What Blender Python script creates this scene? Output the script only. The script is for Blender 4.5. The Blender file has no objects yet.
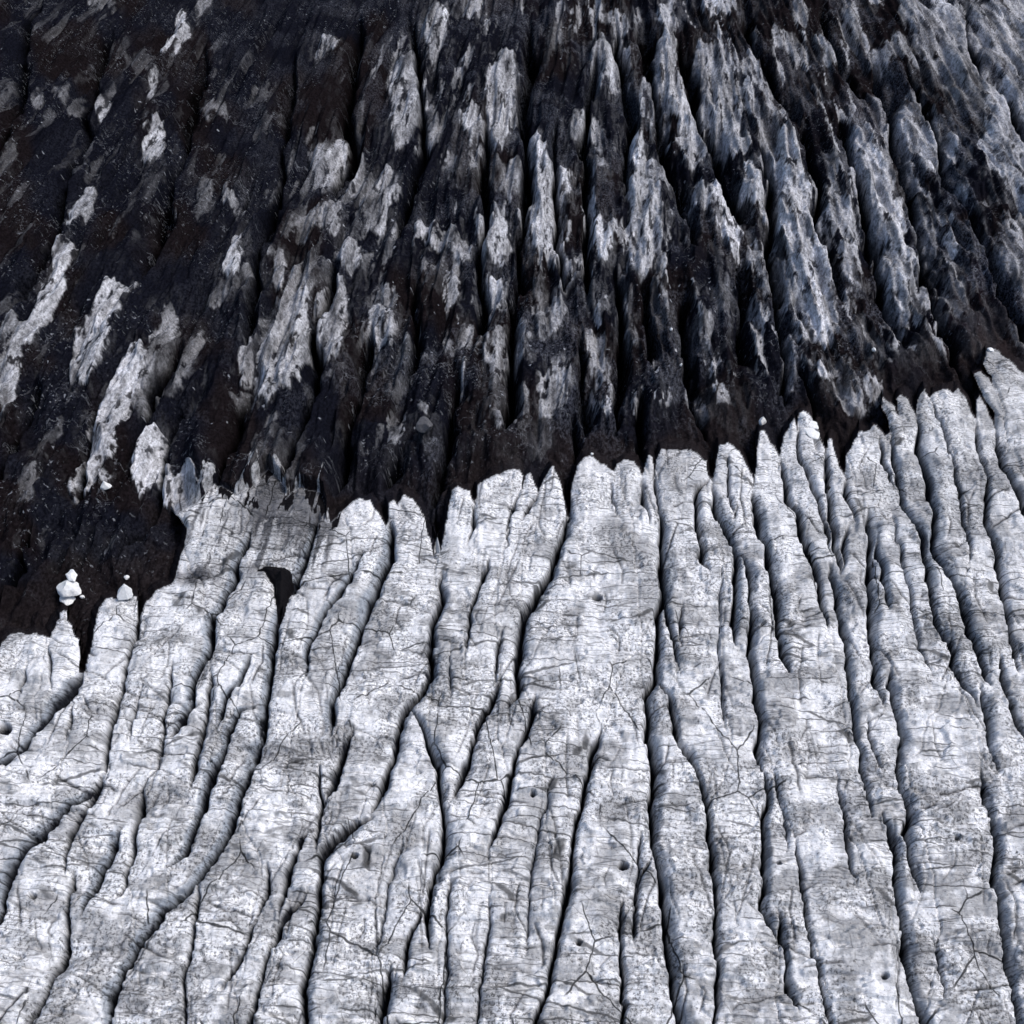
# Oblique drone view of a crevassed glacier: pale ice fins below, debris-covered dark ice above.
import bpy, math, heapq
import numpy as np
from mathutils import Matrix, Vector, Euler

R = math.radians
scene = bpy.context.scene
COL = scene.collection
rng = np.random.default_rng(7)

# ------------------------------------------------------------------ camera
F_PX = 1100.0
PITCH, YAW, CAM_H = 42.6, 3.3, 100.0
cam = bpy.data.cameras.new('camera'); cam_ob = bpy.data.objects.new('camera', cam); COL.objects.link(cam_ob)
cam_ob.location = (0, 0, CAM_H)
cam_ob.rotation_euler = Euler((R(90 - PITCH), 0, R(YAW)))
cam.sensor_width = 36; cam.lens = 36 * F_PX / 1024
cam.clip_start = 0.5; cam.clip_end = 20000
scene.camera = cam_ob
scene.render.resolution_x = scene.render.resolution_y = 1024
MR = np.array(Euler((R(90 - PITCH), 0, R(YAW))).to_matrix())

def ground(u, v, z):
    """survey point (u, v of the aerial survey) -> world x, y on height z"""
    u = np.asarray(u, float); v = np.asarray(v, float)
    d = np.stack([(u - 512) / F_PX, (512 - v) / F_PX, -np.ones_like(u)], -1) @ MR.T
    t = (z - CAM_H) / d[..., 2]
    return d[..., 0] * t, d[..., 1] * t

# ------------------------------------------------------------------ noise
def _hash(ix, iy, seed):
    h = (ix.astype(np.int64) * 374761393 + iy.astype(np.int64) * 668265263 + seed * 1442695041) & 0xffffffff
    h = ((h ^ (h >> 13)) * 1274126177) & 0xffffffff
    h = ((h ^ (h >> 16)) * 2246822519) & 0xffffffff
    return ((h ^ (h >> 15)) & 0xffffff) / float(0xffffff)
def vn(x, y, seed=0):
    ix = np.floor(x); iy = np.floor(y); fx = x - ix; fy = y - iy
    fx = fx * fx * fx * (fx * (fx * 6 - 15) + 10); fy = fy * fy * fy * (fy * (fy * 6 - 15) + 10)
    a = _hash(ix, iy, seed); b = _hash(ix + 1, iy, seed); c = _hash(ix, iy + 1, seed); d = _hash(ix + 1, iy + 1, seed)
    return (a * (1 - fx) + b * fx) * (1 - fy) + (c * (1 - fx) + d * fx) * fy
def fbm(x, y, seed=0, octv=4, gain=.5):
    s = 0; a = 1; t = 0
    for k in range(octv):
        s = s + a * vn(x * 2 ** k + 17.3 * k, y * 2 ** k - 9.1 * k, seed + k); t += a; a *= gain
    return s / t
def sstep(a, b, x):
    t = np.clip((x - a) / (b - a), 0, 1); return t * t * (3 - 2 * t)

# ------------------------------------------------------------------ survey data (u, v)
EDGE = [(-400,700),(-60,668),(-20,652),(0,648),(2,643),(10,633),(20,632),(30,634),(42,633),(49,637),(51,634),(57,622),(60,618),(60,612),(63,611),(67,612),(67,620),(72,625),(74,636),(79,640),(80,658),(78,672),(84,671),(88,662),(91,650),(95,625),(99,608),(104,600),(112,598),(125,599),(136,596),(137,602),(136,630),(139,615),(146,600),(155,590),(170,583),(174,579),(178,565),(184,545),(187,530),(182,521),(176,514),(190,508),(200,498),(210,488),(215,484),(225,487),(235,495),(244,492),(256,483),(262,475),(268,468),(275,475),(283,485),(285,496),(290,492),(300,488),(312,490),(321,492),(325,505),(324,520),(330,522),(336,516),(345,508),(350,503),(360,498),(370,500),(376,510),(380,516),(387,524),(389,515),(388,503),(394,500),(397,505),(400,500),(403,495),(412,498),(420,507),(425,520),(430,540),(434,556),(436,530),(439,553),(443,540),(447,515),(452,490),(457,487),(470,492),(474,505),(476,498),(478,485),(490,478),(505,472),(512,470),(519,470),(523,478),(522,488),(527,475),(531,474),(536,487),(538,492),(545,478),(552,466),(558,475),(563,490),(567,515),(570,512),(572,485),(577,465),(583,458),(590,456),(600,462),(607,465),(613,471),(617,463),(625,459),(634,460),(640,470),(642,477),(645,465),(649,452),(653,458),(654,476),(657,460),(661,449),(670,448),(690,449),(700,456),(706,462),(708,475),(712,480),(716,465),(720,445),(727,443),(735,447),(745,460),(752,475),(754,488),(757,455),(760,432),(764,430),(769,438),(778,452),(780,457),(783,440),(790,425),(794,418),(797,430),(799,414),(803,411),(810,415),(816,420),(820,435),(822,442),(826,452),(829,437),(832,440),(838,465),(844,477),(846,455),(853,445),(860,430),(870,431),(873,425),(877,426),(885,437),(891,432),(888,420),(883,408),(884,398),(888,402),(893,408),(898,416),(897,398),(900,393),(907,398),(912,408),(916,418),(917,404),(920,395),(925,389),(930,399),(935,392),(945,390),(952,393),(958,389),(965,398),(972,412),(976,420),(976,400),(979,395),(985,405),(990,418),(996,427),(993,410),(985,400),(976,380),(974,373),(980,372),(988,378),(994,388),(991,376),(984,362),(987,350),(995,348),(1003,356),(1012,362),(1020,370),(1030,378),(1100,420),(1400,470)]
HOLLOWS = [[(257,571),(265,567),(290,570),(293,583),(287,600),(284,614),(279,626),(276,604),(274,585),(265,573)],
           ]

# crevasses: points, width, depth, wall side (-1 left slope broad, 1 right slope broad, 0 thin)
CW = [
 ([(100,768),(95,785),(85,810),(70,830),(67,850),(66,872)],3,4,0),
 ([(95,785),(60,810),(45,830),(25,848),(12,865),(5,890),(1,912),(-20,960)],3,5,-1),
 ([(75,868),(69,890),(68,915),(67,945),(55,970),(45,992),(35,1012),(22,1035),(0,1080)],3.2,6,0),
 ([(125,825),(112,850),(98,875),(88,900),(80,918)],2.5,3,-1),
 ([(141,783),(140,810),(133,840),(127,865),(125,885),(115,898)],3,6,0),
 ([(256,705),(240,710),(232,725),(225,748),(215,768),(207,795),(195,825),(185,853),(165,867)],3,5,-1),
 ([(285,598),(278,625),(273,660),(268,690),(264,715),(265,735),(258,750),(252,768),(240,800),(228,830),(215,855),(200,876),(185,890),(165,908),(145,938),(125,965),(112,990),(108,1010),(104,1040),(90,1100)],3,6,-1),
 ([(200,880),(195,910),(190,945),(184,980),(182,1030),(178,1090)],2.2,3,0),
 ([(256,915),(245,950),(228,975),(220,990)],2.2,3,0),
 ([(353,728),(345,750),(340,768),(330,790),(322,800)],2.8,5,0),
 ([(322,762),(320,800),(316,830),(317,852)],2.2,4,0),
 ([(375,815),(360,818),(345,826),(330,840),(320,855),(319,880),(316,915),(312,945),(304,975),(304,1000),(305,1035),(300,1100)],3.4,6,1),
 ([(315,825),(302,838),(292,860),(283,885),(281,915)],2.8,5,0),
 ([(268,860),(265,895),(256,915)],2.4,4,0),
 ([(303,892),(290,910),(278,930),(268,955),(260,985),(254,1010),(248,1035),(235,1100)],2.6,5,0),
 ([(443,568),(441,600),(432,625),(430,650),(430,680),(412,702),(402,715),(395,745),(388,768),(383,788),(374,810)],3.2,6,1),
 ([(412,705),(420,720),(428,740),(434,760),(440,790),(444,815),(444,840),(440,860),(430,880),(426,905),(428,935),(431,950)],3,6,1),
 ([(425,905),(413,925),(405,945),(403,978)],2.4,4,0),
 ([(405,830),(392,870),(382,920),(374,960)],1.4,1.6,0),
 ([(392,962),(387,970),(382,1000),(380,1030),(376,1090)],2.8,5,1),
 ([(535,690),(533,715),(520,745),(512,770),(505,795),(498,820),(490,848)],2.8,5,0),
 ([(602,725),(592,750),(588,768),(580,800),(574,840),(570,880),(560,930),(550,975),(540,1005),(531,1035),(515,1090)],3,6,0),
 ([(554,768),(543,810),(535,850),(530,900),(526,950)],1.5,1.8,0),
 ([(640,830),(637,870),(636,945)],1.8,2.6,0),
 ([(651,855),(640,872),(638,900)],2.0,3,0),
 ([(622,900),(620,930),(623,980),(623,1030),(620,1090)],2.4,4.5,0),
 ([(765,768),(768,795),(763,830),(765,870),(763,900),(768,922),(778,935)],2.8,5,1),
 ([(778,905),(783,940),(790,985),(800,1012)],2.6,5,1),
 ([(773,768),(777,782),(782,800),(790,850)],1.5,2,0),
 ([(798,838),(803,880),(808,920),(817,960),(826,1000),(833,1035),(845,1090)],2.0,3.5,0),
 ([(830,560),(838,590),(843,625),(849,655),(850,690),(858,730),(865,768),(868,790),(873,818)],2.6,5,1),
 ([(836,768),(842,800),(848,830),(850,860),(857,885)],1.8,3,0),
 ([(890,665),(895,705),(903,740),(898,768),(902,790),(910,812),(906,830),(913,855),(918,875),(921,890)],3.2,6,1),
 ([(884,812),(893,832),(896,850),(898,880),(903,920),(905,955),(915,985),(923,1015),(930,1045),(945,1095)],3.2,6,1),
 ([(983,770),(987,800),(996,830),(999,850),(995,880),(1000,905),(1005,940),(1012,980),(1022,1030),(1040,1100)],3,6,1),
 ([(932,935),(945,970),(947,1000)],1.6,2,0),
 ([(82,670),(72,690),(55,708),(35,730),(15,753),(0,762),(-30,790)],3,5,-1),
 ([(48,640),(50,665),(51,692)],1.8,3,0),
 ([(27,655),(24,675),(12,705)],1.4,2,0),
 ([(70,705),(71,725),(66,740)],2,3,0),
 ([(137,602),(136,630),(127,660),(118,695),(110,725),(103,768)],3,6,0),
 ([(137,690),(131,715),(129,745)],1.6,2,0),
 ([(250,528),(240,555),(230,585),(222,600),(213,615),(211,640),(200,665),(193,683),(192,703),(180,722),(168,734)],3.2,6,-1),
 ([(173,660),(166,700),(160,740),(155,770)],1.8,3,0),
 ([(252,655),(240,676),(228,693),(222,706),(216,730)],2.6,4,-1),
 ([(212,670),(208,700),(203,730),(197,762),(190,790)],2.4,4.5,1),
 ([(318,508),(308,545),(297,575),(285,606)],2.8,5,-1),
 ([(362,550),(352,570),(338,595),(325,608),(315,625),(308,645),(304,672)],2.8,6,-1),
 ([(390,516),(391,535),(392,557),(380,577),(373,595),(363,620),(352,650),(342,675),(332,700),(329,737)],3.2,6,-1),
 ([(491,555),(480,585),(472,605),(467,647)],2,4,0),
 ([(452,640),(448,665),(450,705)],1.3,1.6,0),
 ([(505,625),(497,650),(494,685)],1.8,3,0),
 ([(500,680),(488,705),(475,725),(467,757),(462,775),(454,795)],2.6,5,0),
 ([(512,516),(503,552)],2,4,0),
 ([(435,512),(437,558)],3,6,0),
 ([(566,485),(568,512),(563,535),(553,565),(538,590),(525,612),(519,640),(517,670),(517,692),(510,704)],3.4,7,1),
 ([(658,505),(661,530),(663,560),(664,590),(658,610),(655,650),(657,672),(649,682),(648,710),(649,740),(654,762),(655,785),(651,800),(652,840),(660,875),(666,910),(670,950),(674,985),(679,1010),(690,1080)],3.4,7,1),
 ([(664,590),(668,620),(675,645),(681,672)],2,3.4,1),
 ([(684,600),(681,625),(682,647)],1.6,2.4,0),
 ([(659,676),(669,695),(675,720),(678,740),(690,750),(697,765),(702,785),(708,800),(709,830),(713,870),(717,910),(718,960),(717,1005),(713,1035),(712,1095)],2.8,5.5,0),
 ([(708,476),(697,492),(697,512),(701,540),(703,562),(712,571)],2.4,5,0),
 ([(712,482),(716,505),(728,530),(737,552),(735,580),(733,620),(738,647)],2.8,6,1),
 ([(743,550),(750,570),(751,610),(750,650),(755,690),(760,720),(758,745),(763,770)],3.4,6.5,1),
 ([(722,560),(720,600),(719,650),(724,700),(726,732)],1.3,1.6,0),
 ([(753,488),(757,512),(765,540),(770,562),(773,580),(778,610),(780,640),(785,665),(792,674)],3.2,6,1),
 ([(780,457),(783,470),(790,500),(797,512),(806,545),(815,560),(822,590),(830,628)],2.6,5,0),
 ([(797,425),(800,450),(812,480),(820,500),(826,520),(831,556)],2.4,5,0),
 ([(826,452),(828,480),(832,512),(836,545),(843,572)],2.8,6,0),
 ([(852,520),(846,545),(843,572)],2,3.5,0),
 ([(844,477),(848,500),(858,516)],2.6,5,0),
 ([(868,508),(872,540),(871,590),(873,640),(876,675),(882,704)],3,6,1),
 ([(878,530),(882,560),(886,590),(890,608)],2.8,4,1),
 ([(892,512),(903,545),(908,580),(913,610),(922,645),(933,677)],1.4,1.8,0),
 ([(891,432),(895,460),(902,500),(915,520),(926,540),(928,570),(931,605),(937,622),(950,640),(956,662),(968,685),(978,705)],2.6,5,1),
 ([(878,435),(888,470),(897,490)],2,3.5,0),
 ([(916,418),(918,445),(930,482),(935,512),(937,545),(948,570),(960,590),(965,610),(975,640),(985,665),(992,682)],3,5.5,1),
 ([(930,399),(945,430),(955,470),(962,500),(968,530),(972,560)],1.6,2.6,0),
 ([(976,420),(978,445),(990,475),(985,512),(995,545),(1003,580),(1008,605),(1012,635),(1020,672)],2.4,4.5,0),
 ([(996,427),(1000,440),(1012,478),(1024,505),(1045,550)],2.6,5,0),
 ([(982,680),(985,710),(990,745),(999,770)],2.6,5,1),
 ([(1000,650),(1005,690),(1015,720),(1030,745)],2.4,4,0),
 ([(642,477),(643,500),(648,525)],2.4,5,0),
 ([(654,470),(656,490),(658,508)],2.4,5,0),
 ([(538,492),(530,505),(523,520)],2.4,4,0),
 ([(522,488),(514,505),(508,525)],2,4,0),
 ([(476,500),(474,520),(468,545)],2,4,0),
 ([(728,452),(729,480),(736,515)],1.8,3,0),
 ([(870,715),(875,745),(884,768)],2,3.6,0),
 ([(613,471),(612,495),(622,520)],1.4,2,0),
 ([(387,524),(389,540)],3,5,0),
 ([(1030,600),(1050,700),(1070,800),(1085,900),(1110,1000)],3,5,1),
 ([(1055,480),(1090,600),(1120,720),(1150,900)],3,5,1),
 ([(-30,700),(-60,800),(-90,900),(-120,1000)],3,5,-1),
 ([(450,870),(445,920),(448,970),(440,1030),(435,1090)],1.5,2,0),
 ([(490,900),(485,950),(478,1000),(470,1060)],1.5,2,0),
]
CD = [
 ([(110,400),(95,425),(90,450),(85,475),(78,495),(68,525)],5,5,0),([(180,350),(155,395),(148,410),(143,428)],4,4,0),
 ([(30,535),(18,565),(4,612),(-15,650)],5,4,0),([(45,380),(25,430),(5,480),(-20,520)],6,4,0),
 ([(340,270),(327,300),(318,340),(314,370),(312,395),(303,420),(293,455),(284,490)],5,6,0),
 ([(370,330),(362,380),(360,410),(355,430),(352,460),(343,482),(328,502)],5,6,0),
 ([(486,120),(483,180),(482,230),(482,280),(481,310),(484,350)],5,5,0),
 ([(530,20),(528,90),(528,165),(522,210),(517,260),(515,300),(511,340),(508,400),(508,442)],6,6,0),
 ([(592,60),(588,120),(588,200),(586,255),(583,300)],5,5,0),
 ([(645,20),(652,80),(665,130),(672,180),(688,225),(697,260)],6,6,0),
 ([(612,270),(618,310),(618,370),(616,400),(611,438)],6,6,0),([(575,340),(580,370),(584,440)],5,4,0),
 ([(575,420),(573,470)],5,5,0),([(642,395),(640,450),(646,472)],6,5,0),([(688,290),(691,370),(699,430),(707,452)],6,6,0),
 ([(676,40),(690,90),(700,125),(712,158),(725,188),(745,222),(757,235)],6,6,0),
 ([(752,150),(765,180),(770,240),(772,300),(776,340),(780,370),(785,412)],6,6,0),
 ([(800,120),(815,190),(820,240),(832,275),(848,310)],5,5,0),
 ([(838,120),(850,165),(857,205),(872,240),(886,300),(902,350)],6,6,0),
 ([(870,60),(888,115),(900,160),(912,200),(922,250),(936,310),(948,350),(968,388)],7,6,0),
 ([(905,80),(930,140),(950,190),(985,260),(1005,310),(1030,360)],6,5,0),
 ([(415,20),(420,110),(422,165),(409,200),(403,245)],5,4,0),([(460,380),(456,440),(441,490),(432,512)],6,5,0),
 ([(252,395),(240,430),(222,470),(208,492)],5,5,0),([(405,455),(396,478),(386,502)],4,4,0),
 ([(300,60),(290,130),(280,200),(262,250),(255,300),(245,360)],6,4,0),([(205,60),(190,120),(180,180),(160,240),(140,290)],7,4,0),
 ([(110,30),(95,100),(80,160),(60,220),(40,280),(15,330)],7,4,0),([(360,20),(352,90),(350,150),(340,200)],6,4,0),
 ([(960,20),(985,80),(1010,130),(1040,190)],5,5,0),([(740,0),(755,50),(785,100),(800,140)],6,4,0),
 ([(40,0),(30,60),(10,130),(-20,200)],7,4,0),([(820,0),(840,60),(865,110)],6,4,0),
 ([(190,400),(175,440),(150,520),(120,570)],5,3,0),([(800,370),(812,420),(822,450)],5,4,0),
 ([(620,30),(622,90),(630,150),(625,200)],5,4,0),([(560,120),(556,180),(552,240),(562,300)],4,3,0),
 ([(640,280),(650,330),(652,380)],5,4,0),([(735,260),(742,310),(745,370)],5,4,0),([(420,280),(415,340),(410,390)],5,3,0),
]
# bare ice showing through the debris: points, radius, lightness
PT = [
 ([(430,440),(440,470)],13,.13),([(405,455),(398,475)],10,.10),([(520,470),(500,462)],8,.10),([(710,400),(735,425)],16,.09),([(680,370),(670,400)],14,.09),([(1000,320),(975,345)],16,.10),([(925,345),(900,365)],14,.09),([(60,560),(110,545)],14,.07),([(150,540),(130,565)],14,.06),
 ([(183,28),(186,45),(170,62)],7,.55),([(160,130),(158,150),(152,168)],8,.5),([(104,108),(108,124)],4,.45),([(118,90),(114,104)],4,.3),([(155,86),(150,106)],3,.35),
 ([(92,205),(86,222),(76,235)],6,.4),([(208,188),(203,210)],8,.22),([(228,200),(240,220)],5,.38),([(238,250),(232,285)],7,.7),([(66,106),(82,110)],9,.2),
 ([(112,4),(95,18)],9,.25),([(208,0),(204,28)],6,.28),([(130,65),(150,75)],8,.2),([(198,112),(226,122)],6,.25),([(38,110),(44,104)],5,.35),([(8,160),(12,180)],10,.18),
 ([(330,52),(326,56)],9,.5),([(440,24),(438,40),(434,62)],8,.42),([(443,17),(445,22)],4,.85),([(474,2),(470,20)],9,.4),([(409,72),(408,105),(405,142)],13,.45),
 ([(424,112),(430,135),(426,155)],7,.36),([(473,120),(474,146)],9,.5),([(503,66),(501,105),(494,145)],11,.5),([(343,145),(334,172),(329,190)],7,.55),([(322,160),(324,195)],8,.33),
 ([(358,172),(354,200)],8,.36),([(381,190),(374,225)],15,.4),([(322,222),(300,240)],8,.3),([(335,215),(333,240)],8,.33),([(424,235),(445,245),(462,262)],10,.5),
 ([(493,230),(495,262)],12,.45),([(502,180),(505,200)],13,.25),([(555,40),(560,52)],9,.22),([(598,22),(620,33)],6,.3),([(605,60),(613,82)],15,.42),
 ([(632,28),(641,48)],4,.3),([(667,14),(664,32)],9,.38),([(664,50),(664,72),(674,108),(686,130)],10,.42),([(690,130),(692,165)],12,.38),([(703,64),(710,98),(724,132),(736,150)],14,.38),
 ([(712,3),(728,20)],9,.5),([(652,95),(662,140)],8,.42),([(633,145),(638,162)],6,.55),([(632,180),(640,195)],8,.38),([(645,170),(668,188)],8,.3),([(642,196),(646,225),(650,258)],13,.42),
 ([(697,198),(704,215)],11,.33),([(715,205),(728,235),(735,262)],7,.75),([(534,146),(538,182)],6,.6),([(552,185),(542,215),(545,250)],17,.52),([(514,80),(514,120)],8,.45),
 ([(578,125),(583,145)],7,.3),([(596,128),(599,155)],6,.3),([(596,172),(602,178)],7,.33),([(600,236),(606,258)],6,.6),([(512,175),(512,195)],10,.3),([(748,76),(764,105)],9,.28),
 ([(765,120),(764,172)],8,.28),([(744,172),(755,200),(766,222)],7,.5),([(774,42),(797,56)],9,.28),([(797,14),(803,26)],9,.25),([(818,50),(832,72)],6,.3),([(876,58),(898,60),(912,76)],6,.28),
 ([(938,12),(955,35),(970,50)],8,.5),([(910,20),(932,45),(943,70)],11,.33),([(962,58),(976,70)],12,.35),([(985,30),(998,50),(1014,75)],14,.34),([(1008,10),(1022,38)],14,.42),
 ([(955,76),(972,108)],11,.26),([(998,108),(1008,138),(1030,210)],17,.4),([(985,155),(1012,190)],9,.36),([(908,115),(918,150)],13,.3),([(932,146),(940,160),(926,174)],10,.42),
 ([(878,112),(890,135),(902,180)],7,.33),([(785,148),(784,190),(793,230),(800,258)],13,.48),([(858,148),(864,180),(878,215),(890,252)],11,.46),([(836,210),(850,240)],10,.32),([(918,215),(926,250)],9,.25),
 ([(68,262),(58,290),(46,325),(32,355)],8,.55),([(20,340),(10,370),(3,395),(-10,430)],12,.45),([(124,298),(112,322),(98,350),(86,388)],12,.55),
 ([(142,365),(128,390),(116,420),(102,455),(84,495)],12,.55),([(172,322),(164,355),(150,395),(144,415)],8,.36),([(203,345),(182,380),(165,398)],6,.24),([(212,308),(236,294)],6,.26),
 ([(160,444),(152,470),(144,492)],11,.75),([(168,480),(172,512)],8,.6),([(192,484),(184,508)],9,.5),([(107,482),(108,486)],5,.6),([(38,482),(26,514)],8,.25),([(249,350),(249,390)],5,.42),
 ([(238,402),(254,408)],8,.3),([(250,274),(256,305)],7,.35),([(296,312),(286,350),(280,380),(272,396)],19,.5),([(318,275),(300,300)],13,.3),([(344,262),(356,274)],9,.45),([(336,300),(330,330),(326,352)],13,.46),
 ([(337,352),(332,366)],7,.5),([(281,268),(279,286)],7,.45),([(268,330),(260,345)],7,.3),([(378,322),(386,345)],11,.45),([(449,285),(451,308)],6,.5),([(498,288),(496,314)],10,.6),
 ([(498,348),(497,378)],9,.42),([(500,390),(502,440)],8,.26),([(464,368),(462,402)],3,.6),([(425,423),(427,425)],6,.3),([(342,380),(316,395)],4,.25),([(410,350),(395,405)],8,.18),
 ([(275,440),(262,480)],12,.18),([(300,440),(290,480)],10,.16),([(554,262),(562,276)],9,.42),([(604,256),(605,260)],4,.7),([(640,260),(642,280)],9,.33),([(620,275),(624,315),(630,348)],6,.22),
 ([(556,318),(542,342)],11,.33),([(516,345),(521,370)],8,.33),([(594,345),(598,385)],9,.26),([(755,260),(768,285)],11,.36),([(518,400),(522,425)],9,.22),([(560,380),(562,400)],9,.22),
 ([(548,425),(534,455)],13,.14),([(703,325),(705,350)],7,.24),([(803,260),(812,288)],17,.46),([(773,270),(778,312)],12,.33),([(808,298),(815,330),(823,350)],7,.58),([(794,328),(802,342)],6,.36),
 ([(825,305),(828,348)],7,.28),([(848,262),(852,290)],9,.35),([(892,258),(897,282)],12,.42),([(898,302),(902,330)],7,.36),([(944,292),(943,335)],6,.33),([(784,340),(786,390)],6,.28),
 ([(819,376),(822,392)],5,.6),([(838,380),(852,412)],14,.26),([(858,335),(868,360)],9,.2),([(955,295),(962,310)],8,.22),([(1003,255),(1018,290)],9,.22),([(868,390),(878,405)],7,.4),
 ([(870,350),(880,370)],9,.22),([(1015,330),(1024,350)],8,.2),([(60,435),(40,465)],7,.2),([(470,175),(472,190)],9,.2),([(590,300),(600,320)],9,.2),([(720,290),(722,320)],8,.18),
 ([(660,300),(664,330)],9,.18),([(540,290),(545,310)],8,.2),([(436,285),(432,300)],9,.14),([(930,280),(925,300)],8,.2),
]

# ------------------------------------------------------------------ fins (seed line, name, label, group)
GW = 'pale ice fins of the crevassed glacier'
GD = 'debris covered dark ice ridges'
FW = [
 ([(25,640),(20,690),(5,735)],'stubby flat-topped pale ice fin at the left end of the bright front'),
 ([(65,625),(64,680)],'short pale ice finger with a small nub on top, right below the stacked white blocks'),
 ([(50,745),(30,790),(10,840)],'pale ice slab under the long slanting groove at the left picture edge'),
 ([(120,605),(105,660),(90,720),(80,775)],'slim flat-topped pale ice finger with a pointed white cap sitting on it'),
 ([(60,860),(35,900),(20,960)],'white ice slab in the lower left corner beside a sweeping curved crevasse'),
 ([(178,600),(150,680),(135,760),(110,820)],'broad bluish white ice fin right of the finger with the pointed cap'),
 ([(205,700),(185,760),(160,820),(150,860)],'narrow pale ice rib below the twin slanting grooves on the left'),
 ([(255,590),(235,640),(225,670)],'round-headed white ice fin with its top beside the black triangular hollow'),
 ([(245,730),(225,800),(200,850)],'sinuous ice rib between two curved crevasses left of centre'),
 ([(110,900),(90,960),(70,1015)],'grey speckled ice slab above the bottom left edge between two dark slanting clefts'),
 ([(160,960),(145,1010)],'small wedge of heavily cracked ice at the bottom edge, widening downwards'),
 ([(235,890),(215,950),(205,1010)],'smooth pale ice fin at the bottom edge right of the cracked wedge'),
 ([(225,500),(215,545)],'dirty grey-white ice fin head reaching up into the dark debris'),
 ([(275,490),(262,545)],'grey streaked ice slab directly above the black triangular hollow'),
 ([(335,545),(315,580),(295,640),(282,720)],'smooth ice fin on the right flank of the black triangular hollow'),
 ([(362,508),(375,545),(350,600),(325,650),(310,730),(300,790)],'leaning ice fin with a low rounded head left of the twin-tipped fin'),
 ([(408,505),(410,570),(400,630),(370,690),(355,760)],'tall white ice fin with a small split-off chip on its tip'),
 ([(280,800),(300,810),(285,870),(262,960)],'slender ice fin between paired dark clefts in the lower left middle'),
 ([(292,960),(280,1010)],'long narrow ice blade reaching the bottom edge left of the big arched block'),
 ([(360,850),(350,920),(340,1000)],'big arched ice block with an overhanging dark left side'),
 ([(415,740),(408,790),(400,850),(392,930)],'wedge-topped ice fin rising to a dark grey triangular face'),
 ([(415,960),(410,1010)],'short ice block at the bottom edge with a dark curved left border'),
 ([(457,500),(462,550),(455,620),(455,700),(450,730)],'ice fin with a narrow pointed head beside a thin ice splinter'),
 ([(470,830),(465,900),(455,1000)],'layered ice slab with long level cracks in the bottom middle'),
 ([(497,485),(495,530),(485,600),(480,670)],'blocky two-topped ice fin left of the three small tips'),
 ([(529,480),(520,520),(510,580),(505,610)],'small pointed ice tip in the middle of three neighbouring tips'),
 ([(552,475),(548,520),(530,570)],'tall sharp ice tip on the left lip of the deepest central crevasse'),
 ([(525,780),(515,860),(510,950),(500,1010)],'level-cracked ice slab left of the long thin diagonal crevasse'),
 ([(590,470),(600,560),(580,680),(565,780)],'broadest white ice slab, with a dark star-shaped pothole near its middle'),
 ([(625,780),(610,850),(595,960),(580,1010)],'ice slab with a round black hole, above the bottom edge'),
 ([(649,460),(650,490)],'very slender ice needle between two wide fin heads'),
 ([(680,455),(680,520),(695,600),(700,680),(725,740)],'square-shouldered ice fin with a level white top'),
 ([(664,700),(665,780),(690,850),(695,940)],'ice fin beginning as a smooth rounded blade tip amid the slope'),
 ([(645,900),(648,960),(645,1010)],'small dome-topped ice fin right of the round black hole'),
 ([(728,455),(742,500),(745,525)],'round-headed ice finger with a groove down its middle'),
 ([(762,440),(762,500),(775,530),(790,620)],'conical ice finger under the tiny floating white block'),
 ([(790,435),(800,500),(815,540)],'thin curved ice finger pressed against the finger with stacked plates'),
 ([(808,425),(818,470)],'ice finger topped with a pile of thin level plates'),
 ([(830,450),(840,500),(843,540),(852,600),(860,660)],'very thin dark-flanked ice spike right of the finger with stacked plates'),
 ([(740,700),(740,800),(745,900),(750,1000)],'long smooth ice fin running down to the bottom edge between two deep clefts'),
 ([(800,720),(810,800),(830,900),(860,980)],'wide mottled ice slab filling the lower right middle'),
 ([(780,860),(795,950),(810,1010)],'narrow ice strip between two thin parallel dark clefts'),
 ([(868,440),(878,480),(885,500),(900,600),(915,680)],'broad box-cracked ice fin below the square dark hollow'),
 ([(885,770),(885,820)],'slim grey ice rib leading into a deep black pinch in the crevasse'),
 ([(905,860),(915,900)],'small bright ice blade standing inside a wide grey cleft'),
 ([(950,740),(955,830),(965,920),(975,1000)],'large speckled ice slab in the lower right between two long clefts'),
 ([(900,400),(908,440),(925,480)],'weathered grey ice fin head with a thin lit spur at its top'),
 ([(925,395),(940,440),(950,490),(955,540)],'sharp pointed rough ice fin with dark scaly flanks'),
 ([(955,400),(970,450),(980,530),(990,600)],'rough double-headed ice fin below the brown slope'),
 ([(980,402),(992,440),(1005,500),(1010,560)],'thin pointed ice fin left of the tall stepped tower'),
 ([(1005,380),(1020,420),(1040,480)],'tall stepped ice tower at the right picture edge, highest of the bright front'),
 ([(980,378),(988,392)],'small leaning rounded ice finger beside the stepped tower'),
 ([(1010,760),(1020,860),(1040,960)],'grey shaded ice slab in the lower right corner'),
 ([(965,610),(975,660)],'steep grey ice rib in the right half with dark hollows on both sides'),
 ([(-60,760),(-80,900)],'pale ice slab cut by the lower left picture edge'),
 ([(1100,600),(1130,800)],'pale ice slab beyond the right picture edge'),
]
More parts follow.
